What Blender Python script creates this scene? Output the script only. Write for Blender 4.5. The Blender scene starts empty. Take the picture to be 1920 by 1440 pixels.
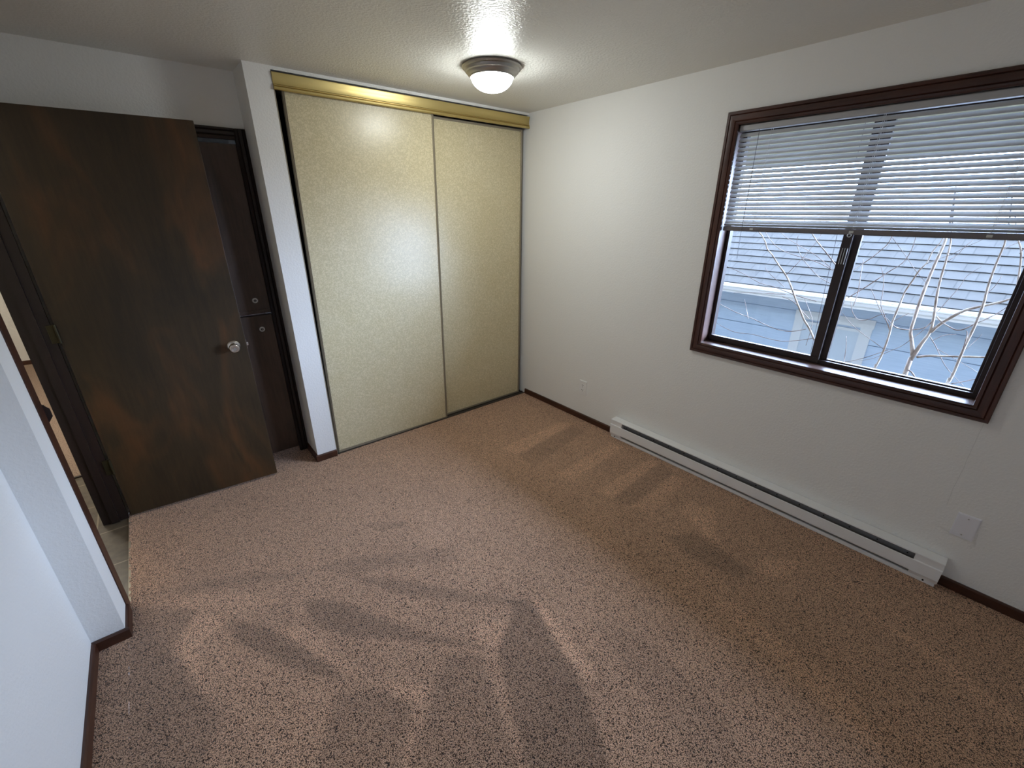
import bpy, bmesh, math, random
import numpy as np
from mathutils import Vector, Matrix

random.seed(7)
SC = bpy.context.scene
COL = SC.collection

# ---------------------------------------------------------------- camera, world, exposure
H = 2.335                                   # ceiling height
CAM = Vector((-2.5441, -2.8648, 1.6354))
cam_data = bpy.data.cameras.new('camera')
cam_data.sensor_width = 36.0
cam_data.lens = 36.0 * 802.98 / 1920.0
cam_data.clip_start = 0.02
cam_data.clip_end = 200
cam = bpy.data.objects.new('camera', cam_data)
COL.objects.link(cam)
YAW, PITCH, ROLL = 0.69283, 0.38353, 0.00191
fw = Vector((math.sin(YAW) * math.cos(PITCH), math.cos(YAW) * math.cos(PITCH), -math.sin(PITCH)))
rt = Vector((math.cos(YAW), -math.sin(YAW), 0))
up = rt.cross(fw)
rt, up = math.cos(ROLL) * rt + math.sin(ROLL) * up, -math.sin(ROLL) * rt + math.cos(ROLL) * up
cam.matrix_world = Matrix(((rt.x, up.x, -fw.x, CAM.x), (rt.y, up.y, -fw.y, CAM.y), (rt.z, up.z, -fw.z, CAM.z), (0, 0, 0, 1)))
SC.camera = cam

SC.view_settings.view_transform = 'Standard'
SC.view_settings.look = 'None'
SC.view_settings.gamma = 1
SC.view_settings.use_curve_mapping = False
SC.view_settings.exposure = 0.16
SC.cycles.use_denoising = True
SC.cycles.max_bounces = 10
SC.cycles.diffuse_bounces = 6
SC.cycles.glossy_bounces = 4
SC.cycles.transparent_max_bounces = 12
SC.cycles.caustics_reflective = False
SC.cycles.caustics_refractive = False
SC.cycles.sample_clamp_indirect = 6

# overcast sky, brighter on the side the window faces (sun behind the cloud there)
SKY_FRONT, SKY_BACK = 34.0, 2.3
W = bpy.data.worlds.new('overcast_sky'); SC.world = W; W.use_nodes = True
nt = W.node_tree; nt.nodes.clear()
tc = nt.nodes.new('ShaderNodeTexCoord')
sep = nt.nodes.new('ShaderNodeSeparateXYZ'); nt.links.new(tc.outputs['Generated'], sep.inputs[0])
def mrange(sock, a, b, lo, hi):
    n_ = nt.nodes.new('ShaderNodeMapRange'); n_.interpolation_type = 'SMOOTHSTEP'
    for k_, v_ in (('From Min', a), ('From Max', b), ('To Min', lo), ('To Max', hi)): n_.inputs[k_].default_value = v_
    nt.links.new(sock, n_.inputs['Value']); return n_.outputs[0]
front = mrange(sep.outputs['X'], 0.0, 0.40, 0.0, 1.0)
rise = mrange(sep.outputs['Z'], 0.25, 0.58, 0.80, 1.9)
cut = mrange(sep.outputs['Z'], 0.66, 0.80, 1.0, 0.0)
lowm = nt.nodes.new('ShaderNodeMath'); lowm.operation = 'MULTIPLY'; nt.links.new(rise, lowm.inputs[0]); nt.links.new(cut, lowm.inputs[1])
low = lowm.outputs[0]
mul = nt.nodes.new('ShaderNodeMath'); mul.operation = 'MULTIPLY'; nt.links.new(front, mul.inputs[0]); nt.links.new(low, mul.inputs[1])
side = mrange(sep.outputs['Y'], -0.80, -0.05, 2.3, 0.66)          # brightest cloud lies to the right of the window
mul2 = nt.nodes.new('ShaderNodeMath'); mul2.operation = 'MULTIPLY'; nt.links.new(mul.outputs[0], mul2.inputs[0]); nt.links.new(side, mul2.inputs[1])
ma = nt.nodes.new('ShaderNodeMath'); ma.operation = 'MULTIPLY_ADD'; nt.links.new(mul2.outputs[0], ma.inputs[0])
ma.inputs[1].default_value = SKY_FRONT; ma.inputs[2].default_value = SKY_BACK
mr_out = ma.outputs[0]
bg = nt.nodes.new('ShaderNodeBackground'); bg.inputs['Color'].default_value = (0.54, 0.68, 1.0, 1)
nt.links.new(mr_out, bg.inputs['Strength'])
out = nt.nodes.new('ShaderNodeOutputWorld'); nt.links.new(bg.outputs[0], out.inputs[0])

# sampling portal in the window opening (emits nothing itself)
pl = bpy.data.lights.new('window_portal', 'AREA'); pl.shape = 'RECTANGLE'; pl.size = 1.21; pl.size_y = 1.18
pl.cycles.is_portal = True
po = bpy.data.objects.new('window_portal', pl); COL.objects.link(po)
po.location = (0.16, -2.24, 1.47); po.rotation_euler = (0, math.radians(90), 0)

# lamp of the hall beyond the doorway
hl = bpy.data.lights.new('hall_lamp', 'POINT'); hl.energy = 40; hl.color = (1, 0.95, 0.86); hl.shadow_soft_size = 0.12
ho = bpy.data.objects.new('hall_lamp', hl); COL.objects.link(ho); ho.location = (-3.75, 1.7, 2.15)
hl2 = bpy.data.lights.new('entry_lamp', 'POINT'); hl2.energy = 4; hl2.color = (1, 0.93, 0.80); hl2.shadow_soft_size = 0.12
ho2 = bpy.data.objects.new('entry_lamp', hl2); COL.objects.link(ho2); ho2.location = (-3.9, -0.9, 2.15)
LAMP_STRENGTH = 68.0
LAMP_COLOR = (0.955, 1.0, 0.985)

# ---------------------------------------------------------------- helpers
def newobj(name, bm, mat=None, parent=None, smooth=False):
    bmesh.ops.recalc_face_normals(bm, faces=bm.faces)
    me = bpy.data.meshes.new(name); bm.to_mesh(me); bm.free()
    if smooth:
        for p in me.polygons: p.use_smooth = True
    o = bpy.data.objects.new(name, me); COL.objects.link(o)
    if mat: me.materials.append(mat)
    if parent:
        o.parent = parent
        o.matrix_parent_inverse = parent.matrix_world.inverted() if False else Matrix.Translation(-parent.location)
    return o

def tag(o, label=None, cat=None, group=None, kind=None):
    if label: o['label'] = label
    if cat: o['category'] = cat
    if group: o['group'] = group
    if kind: o['kind'] = kind
    return o

def empty(name, loc, label, cat, group=None, kind=None):
    o = bpy.data.objects.new(name, None); COL.objects.link(o); o.location = loc; o.empty_display_size = 0.1
    return tag(o, label, cat, group, kind)

def box(bm, x0, x1, y0, y1, z0, z1, bev=0):
    vs = [bm.verts.new(p) for p in ((x0, y0, z0), (x1, y0, z0), (x1, y1, z0), (x0, y1, z0), (x0, y0, z1), (x1, y0, z1), (x1, y1, z1), (x0, y1, z1))]
    fs = [bm.faces.new([vs[i] for i in f]) for f in ((0, 3, 2, 1), (4, 5, 6, 7), (0, 1, 5, 4), (1, 2, 6, 5), (2, 3, 7, 6), (3, 0, 4, 7))]
    if bev:
        es = list({e for f in fs for e in f.edges})
        bmesh.ops.bevel(bm, geom=es, offset=bev, segments=2, affect='EDGES', profile=0.6)
    return vs

def boxes(*bs, bev=0):
    bm = bmesh.new()
    for b in bs: box(bm, *b, bev=bev)
    return bm

def prism(bm, prof, axis, a, b):
    """closed profile [(p,q)] swept along axis ('x': p=y,q=z; 'y': p=x,q=z; 'z': p=x,q=y) from a to b"""
    def pt(p, q, t):
        return {'x': (t, p, q), 'y': (p, t, q), 'z': (p, q, t)}[axis]
    A = [bm.verts.new(pt(p, q, a)) for p, q in prof]; B = [bm.verts.new(pt(p, q, b)) for p, q in prof]
    n = len(prof)
    for i in range(n): bm.faces.new((A[i], A[(i + 1) % n], B[(i + 1) % n], B[i]))
    bm.faces.new(A[::-1]); bm.faces.new(B)

def tube(bm, pts, rad, seg=8, caps=True):
    """tube along 3D points, one radius or one per point"""
    pts = [Vector(p) for p in pts]
    if not isinstance(rad, (list, tuple)): rad = [rad] * len(pts)
    rings = []; prev = None
    for i, p in enumerate(pts):
        d = (pts[min(i + 1, len(pts) - 1)] - pts[max(i - 1, 0)]).normalized()
        if prev is None:
            n = d.orthogonal().normalized()
        else:
            n = (prev - d * prev.dot(d)).normalized()
        prev = n; b = d.cross(n)
        rings.append([bm.verts.new(p + rad[i] * (math.cos(2 * math.pi * k / seg) * n + math.sin(2 * math.pi * k / seg) * b)) for k in range(seg)])
    for r0, r1 in zip(rings, rings[1:]):
        for k in range(seg): bm.faces.new((r0[k], r0[(k + 1) % seg], r1[(k + 1) % seg], r1[k]))
    if caps:
        bm.faces.new(rings[0][::-1]); bm.faces.new(rings[-1])

def lathe(bm, prof, centre, axis='z', seg=64, frame=None):
    """revolve [(radius, height)] about centre; frame = (right, fwd, up) vectors"""
    c = Vector(centre)
    if frame is None:
        frame = (Vector((1, 0, 0)), Vector((0, 1, 0)), Vector((0, 0, 1)))
    R_, F_, U_ = frame
    rings = []
    for r, h in prof:
        if r < 1e-6: rings.append([bm.verts.new(c + U_ * h)])
        else: rings.append([bm.verts.new(c + r * (math.cos(2 * math.pi * k / seg) * R_ + math.sin(2 * math.pi * k / seg) * F_) + U_ * h) for k in range(seg)])
    for a, b in zip(rings, rings[1:]):
        for k in range(seg):
            k2 = (k + 1) % seg
            if len(a) == 1 and len(b) == 1: continue
            if len(a) == 1: bm.faces.new((a[0], b[k], b[k2]))
            elif len(b) == 1: bm.faces.new((a[k], a[k2], b[0]))
            else: bm.faces.new((a[k], a[k2], b[k2], b[k]))

def picture_frame(bm, y0, y1, z0, z1, prof):
    """mitred moulding in the plane x=const around the rectangle; prof = closed [(inset, x)]"""
    corners = lambda i: ((y0 + i, z0 + i), (y1 - i, z0 + i), (y1 - i, z1 - i), (y0 + i, z1 - i))
    loops = []
    for ins, x in prof: loops.append([bm.verts.new((x, y, z)) for y, z in corners(ins)])
    n = len(prof)
    for j in range(n):
        A, B = loops[j], loops[(j + 1) % n]
        for k in range(4): bm.faces.new((A[k], A[(k + 1) % 4], B[(k + 1) % 4], B[k]))

def auto_smooth(o, ang=40):
    me = o.data
    for p in me.polygons: p.use_smooth = True
    me.set_sharp_from_angle(angle=math.radians(ang))
    return o

# ---------------------------------------------------------------- materials
class NT:
    def __init__(s, name):
        s.m = bpy.data.materials.new(name); s.m.use_nodes = True; s.t = s.m.node_tree; s.t.nodes.clear()
        s.out = s.n('ShaderNodeOutputMaterial')
    def n(s, t, **kw):
        nd = s.t.nodes.new(t)
        for k, v in kw.items(): setattr(nd, k, v)
        return nd
    def l(s, a, b): s.t.links.new(a, b)
    def bsdf(s, col=(.5, .5, .5), rough=.5, metal=0, spec=.5):
        b = s.n('ShaderNodeBsdfPrincipled')
        b.inputs['Base Color'].default_value = (*col, 1); b.inputs['Roughness'].default_value = rough
        b.inputs['Metallic'].default_value = metal; b.inputs['Specular IOR Level'].default_value = spec
        s.l(b.outputs[0], s.out.inputs[0]); s.b = b; return b
    def pos(s, scale=(1, 1, 1), rot=(0, 0, 0), obj=False):
        if obj:
            g = s.n('ShaderNodeTexCoord').outputs['Object']
        else:
            g = s.n('ShaderNodeNewGeometry').outputs['Position']
        mp = s.n('ShaderNodeMapping'); mp.inputs['Scale'].default_value = scale; mp.inputs['Rotation'].default_value = rot
        s.l(g, mp.inputs[0]); return mp.outputs[0]
    def noise(s, vec, scale, detail=2, rough=.5, dist=0):
        nd = s.n('ShaderNodeTexNoise'); nd.inputs['Scale'].default_value = scale; nd.inputs['Detail'].default_value = detail
        nd.inputs['Roughness'].default_value = rough; nd.inputs['Distortion'].default_value = dist
        s.l(vec, nd.inputs['Vector']); return nd.outputs['Fac']
    def ramp(s, fac, stops, interp='LINEAR'):
        r = s.n('ShaderNodeValToRGB'); r.color_ramp.interpolation = interp
        e = r.color_ramp.elements
        while len(e) < len(stops): e.new(0.5)
        for el, (p, c) in zip(e, stops): el.position = p; el.color = (*c, 1) if len(c) == 3 else c
        s.l(fac, r.inputs[0]); return r.outputs[0]
    def mix(s, fac, a, b, mode='MIX'):
        mx = s.n('ShaderNodeMix', data_type='RGBA', blend_type=mode)
        for sock, v in ((mx.inputs[0], fac), (mx.inputs[6], a), (mx.inputs[7], b)):
            if hasattr(v, 'is_linked'): s.l(v, sock)
            elif isinstance(v, (int, float)): sock.default_value = v
            else: sock.default_value = (*v, 1)
        return mx.outputs[2]
    def math(s, op, a, b=None, clamp=False):
        m = s.n('ShaderNodeMath', operation=op); m.use_clamp = clamp
        for sock, v in zip(m.inputs, (a, b)):
            if v is None: continue
            if hasattr(v, 'is_linked'): s.l(v, sock)
            else: sock.default_value = v
        return m.outputs[0]
    def bump(s, h, strength=.3, dist=.01):
        b = s.n('ShaderNodeBump'); b.inputs['Strength'].default_value = strength; b.inputs['Distance'].default_value = dist
        s.l(h, b.inputs['Height']); s.l(b.outputs[0], s.b.inputs['Normal']); return b

def lin(r, g, b):
    f = lambda c: (c / 255 / 12.92) if c / 255 <= .04045 else ((c / 255 + .055) / 1.055) ** 2.4
    return (f(r), f(g), f(b))

def plain(name, col, rough=.5, metal=0, spec=.5):
    m = NT(name); m.bsdf(col, rough, metal, spec); return m.m

def mat_wall(name, col, strength=.25, rough=.75, spec=.3, scale=95, seam=False):
    m = NT(name); m.bsdf(col, rough, 0, spec)
    p = m.pos()
    a = m.noise(p, scale, 3, .55); b = m.noise(p, scale * .35, 2, .5)
    h = m.math('ADD', m.math('MULTIPLY', m.ramp(a, [(.42, (0, 0, 0)), (.62, (1, 1, 1))]), .7), m.math('MULTIPLY', b, .5))
    m.bump(h, strength, .004)
    if seam:
        sp = m.n('ShaderNodeSeparateXYZ'); m.l(m.n('ShaderNodeNewGeometry').outputs['Position'], sp.inputs[0])
        wob = m.math('MULTIPLY', m.math('SUBTRACT', m.noise(p, 9, 2), .5), .012)
        d = m.math('ABSOLUTE', m.math('ADD', m.math('ADD', sp.outputs['Y'], 2.894), wob))
        k = m.math('MULTIPLY', m.math('LESS_THAN', d, .0011), m.math('LESS_THAN', sp.outputs['Z'], .815))
        k = m.math('MULTIPLY', k, m.math('GREATER_THAN', sp.outputs['Z'], .40))
        m.l(m.mix(m.math('MULTIPLY', k, .22), col, tuple(c * .45 for c in col)), m.b.inputs['Base Color'])
    return m.m

M = {}
M['wall'] = mat_wall('wall_paint', (.86, .855, .83), .20)
M['wall_seam'] = mat_wall('wall_paint_with_seam', (.86, .855, .83), .20, seam=True)
M['ceiling'] = mat_wall('ceiling_paint', (.80, .79, .74), .34, rough=.36, spec=.34, scale=80)
M['hallwall'] = mat_wall('hall_paint', (.74, .72, .68), .15)
M['white_enamel'] = plain('white_enamel', (.86, .86, .86), .35)
M['enamel_grey'] = plain('heater_inner_grey', (.22, .22, .23), .5)
M['dark_hole'] = plain('dark_hole', (.01, .01, .01), .8)
M['plastic_white'] = plain('white_plastic', (.86, .86, .85), .35)
M['plastic_grey'] = plain('grey_white_plastic', (.83, .83, .88), .4)
M['steel'] = plain('screw_steel', (.55, .55, .55), .35, 1)
M['nickel'] = NT('brushed_nickel'); M['nickel'].bsdf((.42, .40, .37), .38, 1); M['nickel'] = M['nickel'].m
M['chrome'] = plain('satin_knob_metal', (.72, .69, .66), .25, 1)
M['brass'] = plain('aged_brass', (.05, .042, .020), .45, .7)
M['gold'] = plain('gold_anodised_metal', (.60, .47, .19), .38, .85)
M['bronze'] = plain('dark_bronze_frame', (.032, .020, .018), .42, .2)
M['stile'] = plain('taupe_metal_stile', (.33, .285, .21), .40, .4)
M['stile_dark'] = plain('dark_metal_track', (.07, .06, .05), .4, .5)
M['black'] = plain('closet_dark', (.012, .011, .010), .9)
M['clear'] = plain('clear_cord_plastic', (.62, .64, .62), .25)
M['cord'] = plain('white_cord', (.72, .72, .72), .7)
M['slat'] = plain('blind_slat', (.56, .56, .56), .42)
M['rail'] = plain('blind_rail', (.17, .155, .165), .45)
M['headrail'] = plain('blind_headrail', (.46, .46, .47), .4)

def mat_wood(name, dark, mid, light, rough=.4, axis='z', gscale=1.0, blotch=1.0, spec=.5):
    m = NT(name); m.bsdf((.1, .05, .03), rough, 0, spec)
    st = {'z': (9, 9, .7), 'y': (9, .7, 9), 'x': (.7, 9, 9)}[axis]
    p = m.pos(tuple(c * gscale for c in st))
    g = m.noise(p, 9, 5, .65, .4)
    q = m.pos({'z': (2.4, 2.4, .8), 'y': (2.4, .8, 2.4), 'x': (.8, 2.4, 2.4)}[axis])
    bl = m.noise(q, 1.6 * gscale, 3, .6, .8)
    c1 = m.ramp(bl, [(.33, dark), (.52, mid), (.70, light)])
    c2 = m.ramp(g, [(.30, tuple(c * .55 for c in mid)), (.62, tuple(min(1, c * 1.35) for c in mid))])
    c = m.mix(.42 if blotch else .7, c1, c2)
    f = m.noise(m.pos((60, 60, 60)), 4, 3, .6)
    c = m.mix(m.math('MULTIPLY', f, .35), c, tuple(v * .6 for v in dark))
    m.l(c, m.b.inputs['Base Color'])
    m.bump(g, .12, .002)
    return m.m

M['door'] = mat_wood('stained_door_wood', lin(32, 26, 15), lin(60, 46, 27), lin(108, 68, 34), .46)
M['closetdoor'] = mat_wood('dutch_door_wood', lin(56, 44, 36), lin(84, 66, 55), lin(104, 82, 72), .42)
M['casing'] = mat_wood('dark_casing_wood', lin(44, 25, 20), lin(76, 44, 34), lin(98, 60, 46), .36, 'z', 1.6)
M['casing_h'] = mat_wood('dark_casing_wood_h', lin(42, 24, 19), lin(72, 42, 33), lin(92, 56, 43), .36, 'y', 1.6)
M['jamb'] = mat_wood('dark_jamb_wood', lin(22, 14, 12), lin(36, 23, 19), lin(50, 30, 24), .4)
M['reveal'] = mat_wood('window_reveal_wood', lin(66, 48, 42), lin(92, 71, 63), lin(112, 90, 82), .34, 'y', 1.5)
M['base'] = mat_wood('baseboard_wood', lin(46, 25, 16), lin(74, 42, 28), lin(98, 58, 36), .4, 'y', 1.5)

# patterned vinyl of the sliding doors
m = NT('patterned_vinyl'); m.bsdf((.6, .55, .4), .33, 0, .5)
p = m.pos()
nz = m.noise(p, 74, 2, .55, .8)
pat = m.ramp(nz, [(.40, (0, 0, 0)), (.47, (1, 1, 1)), (.54, (1, 1, 1)), (.60, (0, 0, 0))])
nz2 = m.noise(p, 6, 3, .6)
base = m.mix(nz2, lin(222, 211, 180), lin(213, 199, 160))
m.l(m.mix(m.math('MULTIPLY', pat, .46), base, lin(172, 160, 118)), m.b.inputs['Base Color'])
M['vinyl'] = m.m

# carpet: cut pile, with the vacuum tracks stored as the lay of the pile
m = NT('cut_pile_carpet'); m.bsdf((.3, .22, .17), .95, 0, .1)
p = m.pos()
vo = m.n('ShaderNodeTexVoronoi'); vo.inputs['Scale'].default_value = 270; vo.inputs['Randomness'].default_value = 1
wv = m.n('ShaderNodeVectorMath', operation='ADD'); m.l(p, wv.inputs[0])
nzv = m.n('ShaderNodeTexNoise'); nzv.inputs['Scale'].default_value = 110; m.l(p, nzv.inputs['Vector'])
sc_ = m.n('ShaderNodeVectorMath', operation='SCALE'); sc_.inputs['Scale'].default_value = .008; m.l(nzv.outputs['Color'], sc_.inputs[0]); m.l(sc_.outputs[0], wv.inputs[1])
m.l(wv.outputs[0], vo.inputs['Vector'])
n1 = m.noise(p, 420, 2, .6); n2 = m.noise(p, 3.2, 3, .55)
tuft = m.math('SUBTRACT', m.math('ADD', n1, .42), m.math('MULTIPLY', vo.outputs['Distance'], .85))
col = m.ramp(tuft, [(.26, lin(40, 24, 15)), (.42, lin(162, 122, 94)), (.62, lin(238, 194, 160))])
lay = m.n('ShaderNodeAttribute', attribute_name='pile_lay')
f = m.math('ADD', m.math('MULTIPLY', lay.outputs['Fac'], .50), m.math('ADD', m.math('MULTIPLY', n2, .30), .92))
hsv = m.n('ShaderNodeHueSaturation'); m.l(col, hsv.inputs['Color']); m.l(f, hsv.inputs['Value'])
m.l(hsv.outputs[0], m.b.inputs['Base Color'])
m.b.inputs['Sheen Weight'].default_value = .25; m.b.inputs['Sheen Roughness'].default_value = .5
m.bump(tuft, .7, .008)
M['carpet'] = m.m

m = NT('hall_carpet'); m.bsdf((.4, .3, .22), .95, 0, .1)
n1 = m.noise(m.pos(), 130, 3, .7)
m.l(m.ramp(n1, [(.3, lin(112, 92, 80)), (.7, lin(186, 164, 146))]), m.b.inputs['Base Color']); m.bump(n1, .6, .01)
M['hallcarpet'] = m.m

m = NT('hall_tile'); m.bsdf((.3, .27, .22), .35, 0, .5)
p = m.pos()
br = m.n('ShaderNodeTexBrick'); br.offset = 0; br.squash = 1
br.inputs['Scale'].default_value = 1; br.inputs['Brick Width'].default_value = .335; br.inputs['Row Height'].default_value = .335
br.inputs['Mortar Size'].default_value = .004; br.inputs['Mortar Smooth'].default_value = .3
mp = m.n('ShaderNodeMapping'); mp.inputs['Location'].default_value = (3.43 - .335 + .005, .335, 0); m.l(p, mp.inputs[0]); m.l(mp.outputs[0], br.inputs['Vector'])
n1 = m.noise(p, 14, 4, .65, .6)
tcol = m.ramp(n1, [(.3, lin(76, 67, 55)), (.7, lin(102, 91, 76))])
m.l(m.mix(br.outputs['Fac'], tcol, lin(140, 129, 110)), m.b.inputs['Base Color'])
M['tile'] = m.m

# glass: thin pane, mostly transparent with a mirror reflection
m = NT('window_glass')
tr = m.n('ShaderNodeBsdfTransparent'); tr.inputs[0].default_value = (.96, .98, .97, 1)
gl = m.n('ShaderNodeBsdfGlossy'); gl.inputs['Roughness'].default_value = .02
lw = m.n('ShaderNodeLayerWeight'); lw.inputs['Blend'].default_value = .5
fr_ = m.math('ADD', m.math('MULTIPLY', m.math('POWER', lw.outputs['Facing'], 5), .5), .02)
ms = m.n('ShaderNodeMixShader'); m.l(fr_, ms.inputs[0]); m.l(tr.outputs[0], ms.inputs[1]); m.l(gl.outputs[0], ms.inputs[2]); m.l(ms.outputs[0], m.out.inputs[0])
M['glass'] = m.m

m = NT('lit_lamp_glass'); e = m.n('ShaderNodeEmission'); e.inputs[0].default_value = (*LAMP_COLOR, 1); e.inputs[1].default_value = LAMP_STRENGTH
m.l(e.outputs[0], m.out.inputs[0]); M['lampglass'] = m.m

# outdoors
m = NT('roof_shingles'); m.bsdf((.1, .1, .11), .85, 0, .3)
p = m.pos(obj=True)
br = m.n('ShaderNodeTexBrick'); br.offset = .5; br.inputs['Scale'].default_value = 1
br.inputs['Brick Width'].default_value = .27; br.inputs['Row Height'].default_value = .182; br.inputs['Mortar Size'].default_value = .007; br.inputs['Mortar Smooth'].default_value = .25
br.inputs['Bias'].default_value = 0
br.inputs['Color1'].default_value = (*[c for c in (.060, .058, .054)], 1); br.inputs['Color2'].default_value = (.078, .076, .071, 1); br.inputs['Mortar'].default_value = (.020, .020, .019, 1)
m.l(p, br.inputs['Vector'])
n1 = m.noise(p, 5, 4, .6)
m.l(m.mix(.5, br.outputs['Color'], m.ramp(n1, [(.3, (.050, .049, .046)), (.7, (.096, .094, .088))])), m.b.inputs['Base Color'])
M['roof'] = m.m
m = NT('lap_siding'); m.bsdf((.09, .12, .17), .7, 0, .3)
n1 = m.noise(m.pos((1, .6, 12)), 6, 3, .6)
m.l(m.ramp(n1, [(.3, (.43, .54, .68)), (.7, (.51, .62, .76))]), m.b.inputs['Base Color']); M['siding'] = m.m
M['gutter'] = plain('white_gutter_metal', (.76, .76, .755), .4)
M['nbtrim'] = plain('white_window_trim', (.66, .68, .70), .6)
M['nbpane'] = plain('closed_window_blinds', (.52, .59, .66), .5)
m = NT('pale_bark'); m.bsdf((.2, .18, .16), .8, 0, .2)
n1 = m.noise(m.pos((1, 1, .5)), 14, 4, .65)
m.l(m.ramp(n1, [(.34, (.14, .10, .075)), (.50, (.27, .215, .18)), (.66, (.46, .41, .37))]), m.b.inputs['Base Color']); M['bark'] = m.m
m = NT('twig_bark'); m.bsdf((.2, .18, .16), .8, 0, .2)
n1 = m.noise(m.pos((1, 1, 1)), 9, 3, .65)
m.l(m.ramp(n1, [(.38, (.09, .06, .05)), (.54, (.22, .17, .15)), (.70, (.42, .37, .34))]), m.b.inputs['Base Color']); M['twig'] = m.m
M['soffit'] = plain('cream_soffit_boards', (.70, .67, .52), .7)
M['lawn'] = plain('winter_lawn', (.07, .075, .05), .95)
M['stucco'] = plain('outer_wall_paint', (.10, .085, .07), .8)

# ---------------------------------------------------------------- room shell
def struct(name, bm, mat, label, cat):
    return tag(newobj(name, bm, mat), label, cat, kind='structure')

XL, XD = -3.066, -2.963            # left wall near the camera / doorway wall face
YB = 0.245                         # alcove back wall
YF = -4.25                         # wall behind the camera
PX0, PX1 = -1.933, -1.805          # pillar beside the closet
WY0, WY1, WZ0, WZ1 = -2.843, -1.636, 0.884, 2.056   # clear window opening

# carpet with the lay of the pile (vacuum tracks)
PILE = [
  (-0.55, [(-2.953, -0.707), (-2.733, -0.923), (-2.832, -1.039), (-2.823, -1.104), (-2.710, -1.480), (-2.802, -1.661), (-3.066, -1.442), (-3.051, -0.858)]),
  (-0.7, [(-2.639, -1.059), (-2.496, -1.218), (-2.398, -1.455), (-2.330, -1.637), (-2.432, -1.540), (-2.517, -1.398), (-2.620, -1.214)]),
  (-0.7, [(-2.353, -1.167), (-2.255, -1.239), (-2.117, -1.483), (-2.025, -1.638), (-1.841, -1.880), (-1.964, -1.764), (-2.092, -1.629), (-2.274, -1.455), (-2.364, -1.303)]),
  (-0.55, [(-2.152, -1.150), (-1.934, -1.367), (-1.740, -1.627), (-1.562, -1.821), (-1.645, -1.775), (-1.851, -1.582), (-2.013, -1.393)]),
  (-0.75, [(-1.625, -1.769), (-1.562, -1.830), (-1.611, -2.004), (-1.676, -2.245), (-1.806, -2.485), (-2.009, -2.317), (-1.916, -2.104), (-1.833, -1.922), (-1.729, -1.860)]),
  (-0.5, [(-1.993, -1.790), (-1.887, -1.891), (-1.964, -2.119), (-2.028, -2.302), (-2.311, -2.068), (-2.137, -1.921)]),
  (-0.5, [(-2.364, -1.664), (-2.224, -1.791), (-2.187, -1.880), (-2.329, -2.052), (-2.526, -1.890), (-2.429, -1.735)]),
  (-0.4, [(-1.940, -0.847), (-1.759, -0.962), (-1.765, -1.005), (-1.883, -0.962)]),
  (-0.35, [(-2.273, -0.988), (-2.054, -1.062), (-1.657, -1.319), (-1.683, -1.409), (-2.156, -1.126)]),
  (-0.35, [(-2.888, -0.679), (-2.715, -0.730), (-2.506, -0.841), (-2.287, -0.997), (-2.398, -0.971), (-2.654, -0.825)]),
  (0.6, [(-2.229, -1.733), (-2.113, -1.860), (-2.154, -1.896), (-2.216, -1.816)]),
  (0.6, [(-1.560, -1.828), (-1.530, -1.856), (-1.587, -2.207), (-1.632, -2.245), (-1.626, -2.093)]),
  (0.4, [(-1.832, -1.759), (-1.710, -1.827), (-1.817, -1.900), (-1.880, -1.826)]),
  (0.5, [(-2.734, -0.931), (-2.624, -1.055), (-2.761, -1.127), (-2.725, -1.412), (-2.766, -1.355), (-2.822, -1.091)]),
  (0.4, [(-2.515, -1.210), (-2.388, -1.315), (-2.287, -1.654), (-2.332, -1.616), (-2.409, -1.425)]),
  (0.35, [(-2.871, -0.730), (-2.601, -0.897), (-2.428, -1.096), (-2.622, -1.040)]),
  (-0.6, [(-0.733, -1.969), (-0.574, -2.068), (-0.605, -2.394), (-0.700, -2.367), (-0.754, -2.217)]),
  (0.5, [(-0.338, -1.897), (-0.291, -2.035), (-0.534, -2.165), (-0.547, -2.090), (-0.467, -1.909)]),
  (0.5, [(-0.511, -2.363), (-0.330, -2.507), (-0.533, -2.505), (-0.609, -2.396)]),
  (0.5, [(-0.824, -0.678), (-0.188, -0.657), (-0.126, -0.745), (-0.791, -0.824)]),
  (0.5, [(-0.750, -1.177), (-0.136, -1.152), (-0.100, -1.244), (-0.735, -1.309)]),
  (0.45, [(-0.702, -1.471), (-0.107, -1.472), (-0.091, -1.539), (-0.677, -1.577)]),
  (0.4, [(-0.662, -1.709), (-0.165, -1.684), (-0.150, -1.768), (-0.610, -1.828)]),
  (-0.4, [(-0.805, -0.840), (-0.148, -0.765), (-0.130, -0.889), (-0.814, -1.023)]),
  (-0.4, [(-0.689, -1.587), (-0.099, -1.544), (-0.148, -1.674), (-0.650, -1.700)]),
  (0.4, [(-0.483, -2.821), (-0.450, -2.986), (-0.589, -3.262), (-0.634, -3.264), (-0.509, -2.955)]),
  (0.3, [(-0.933, -2.341), (-0.871, -2.414), (-0.922, -2.831), (-1.044, -2.997), (-1.096, -2.966), (-1.013, -2.677)]),
  (-0.3, [(-1.435, -2.034), (-1.323, -2.187), (-1.356, -2.614), (-1.464, -2.717), (-1.582, -2.619), (-1.518, -2.412)]),
]
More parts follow.
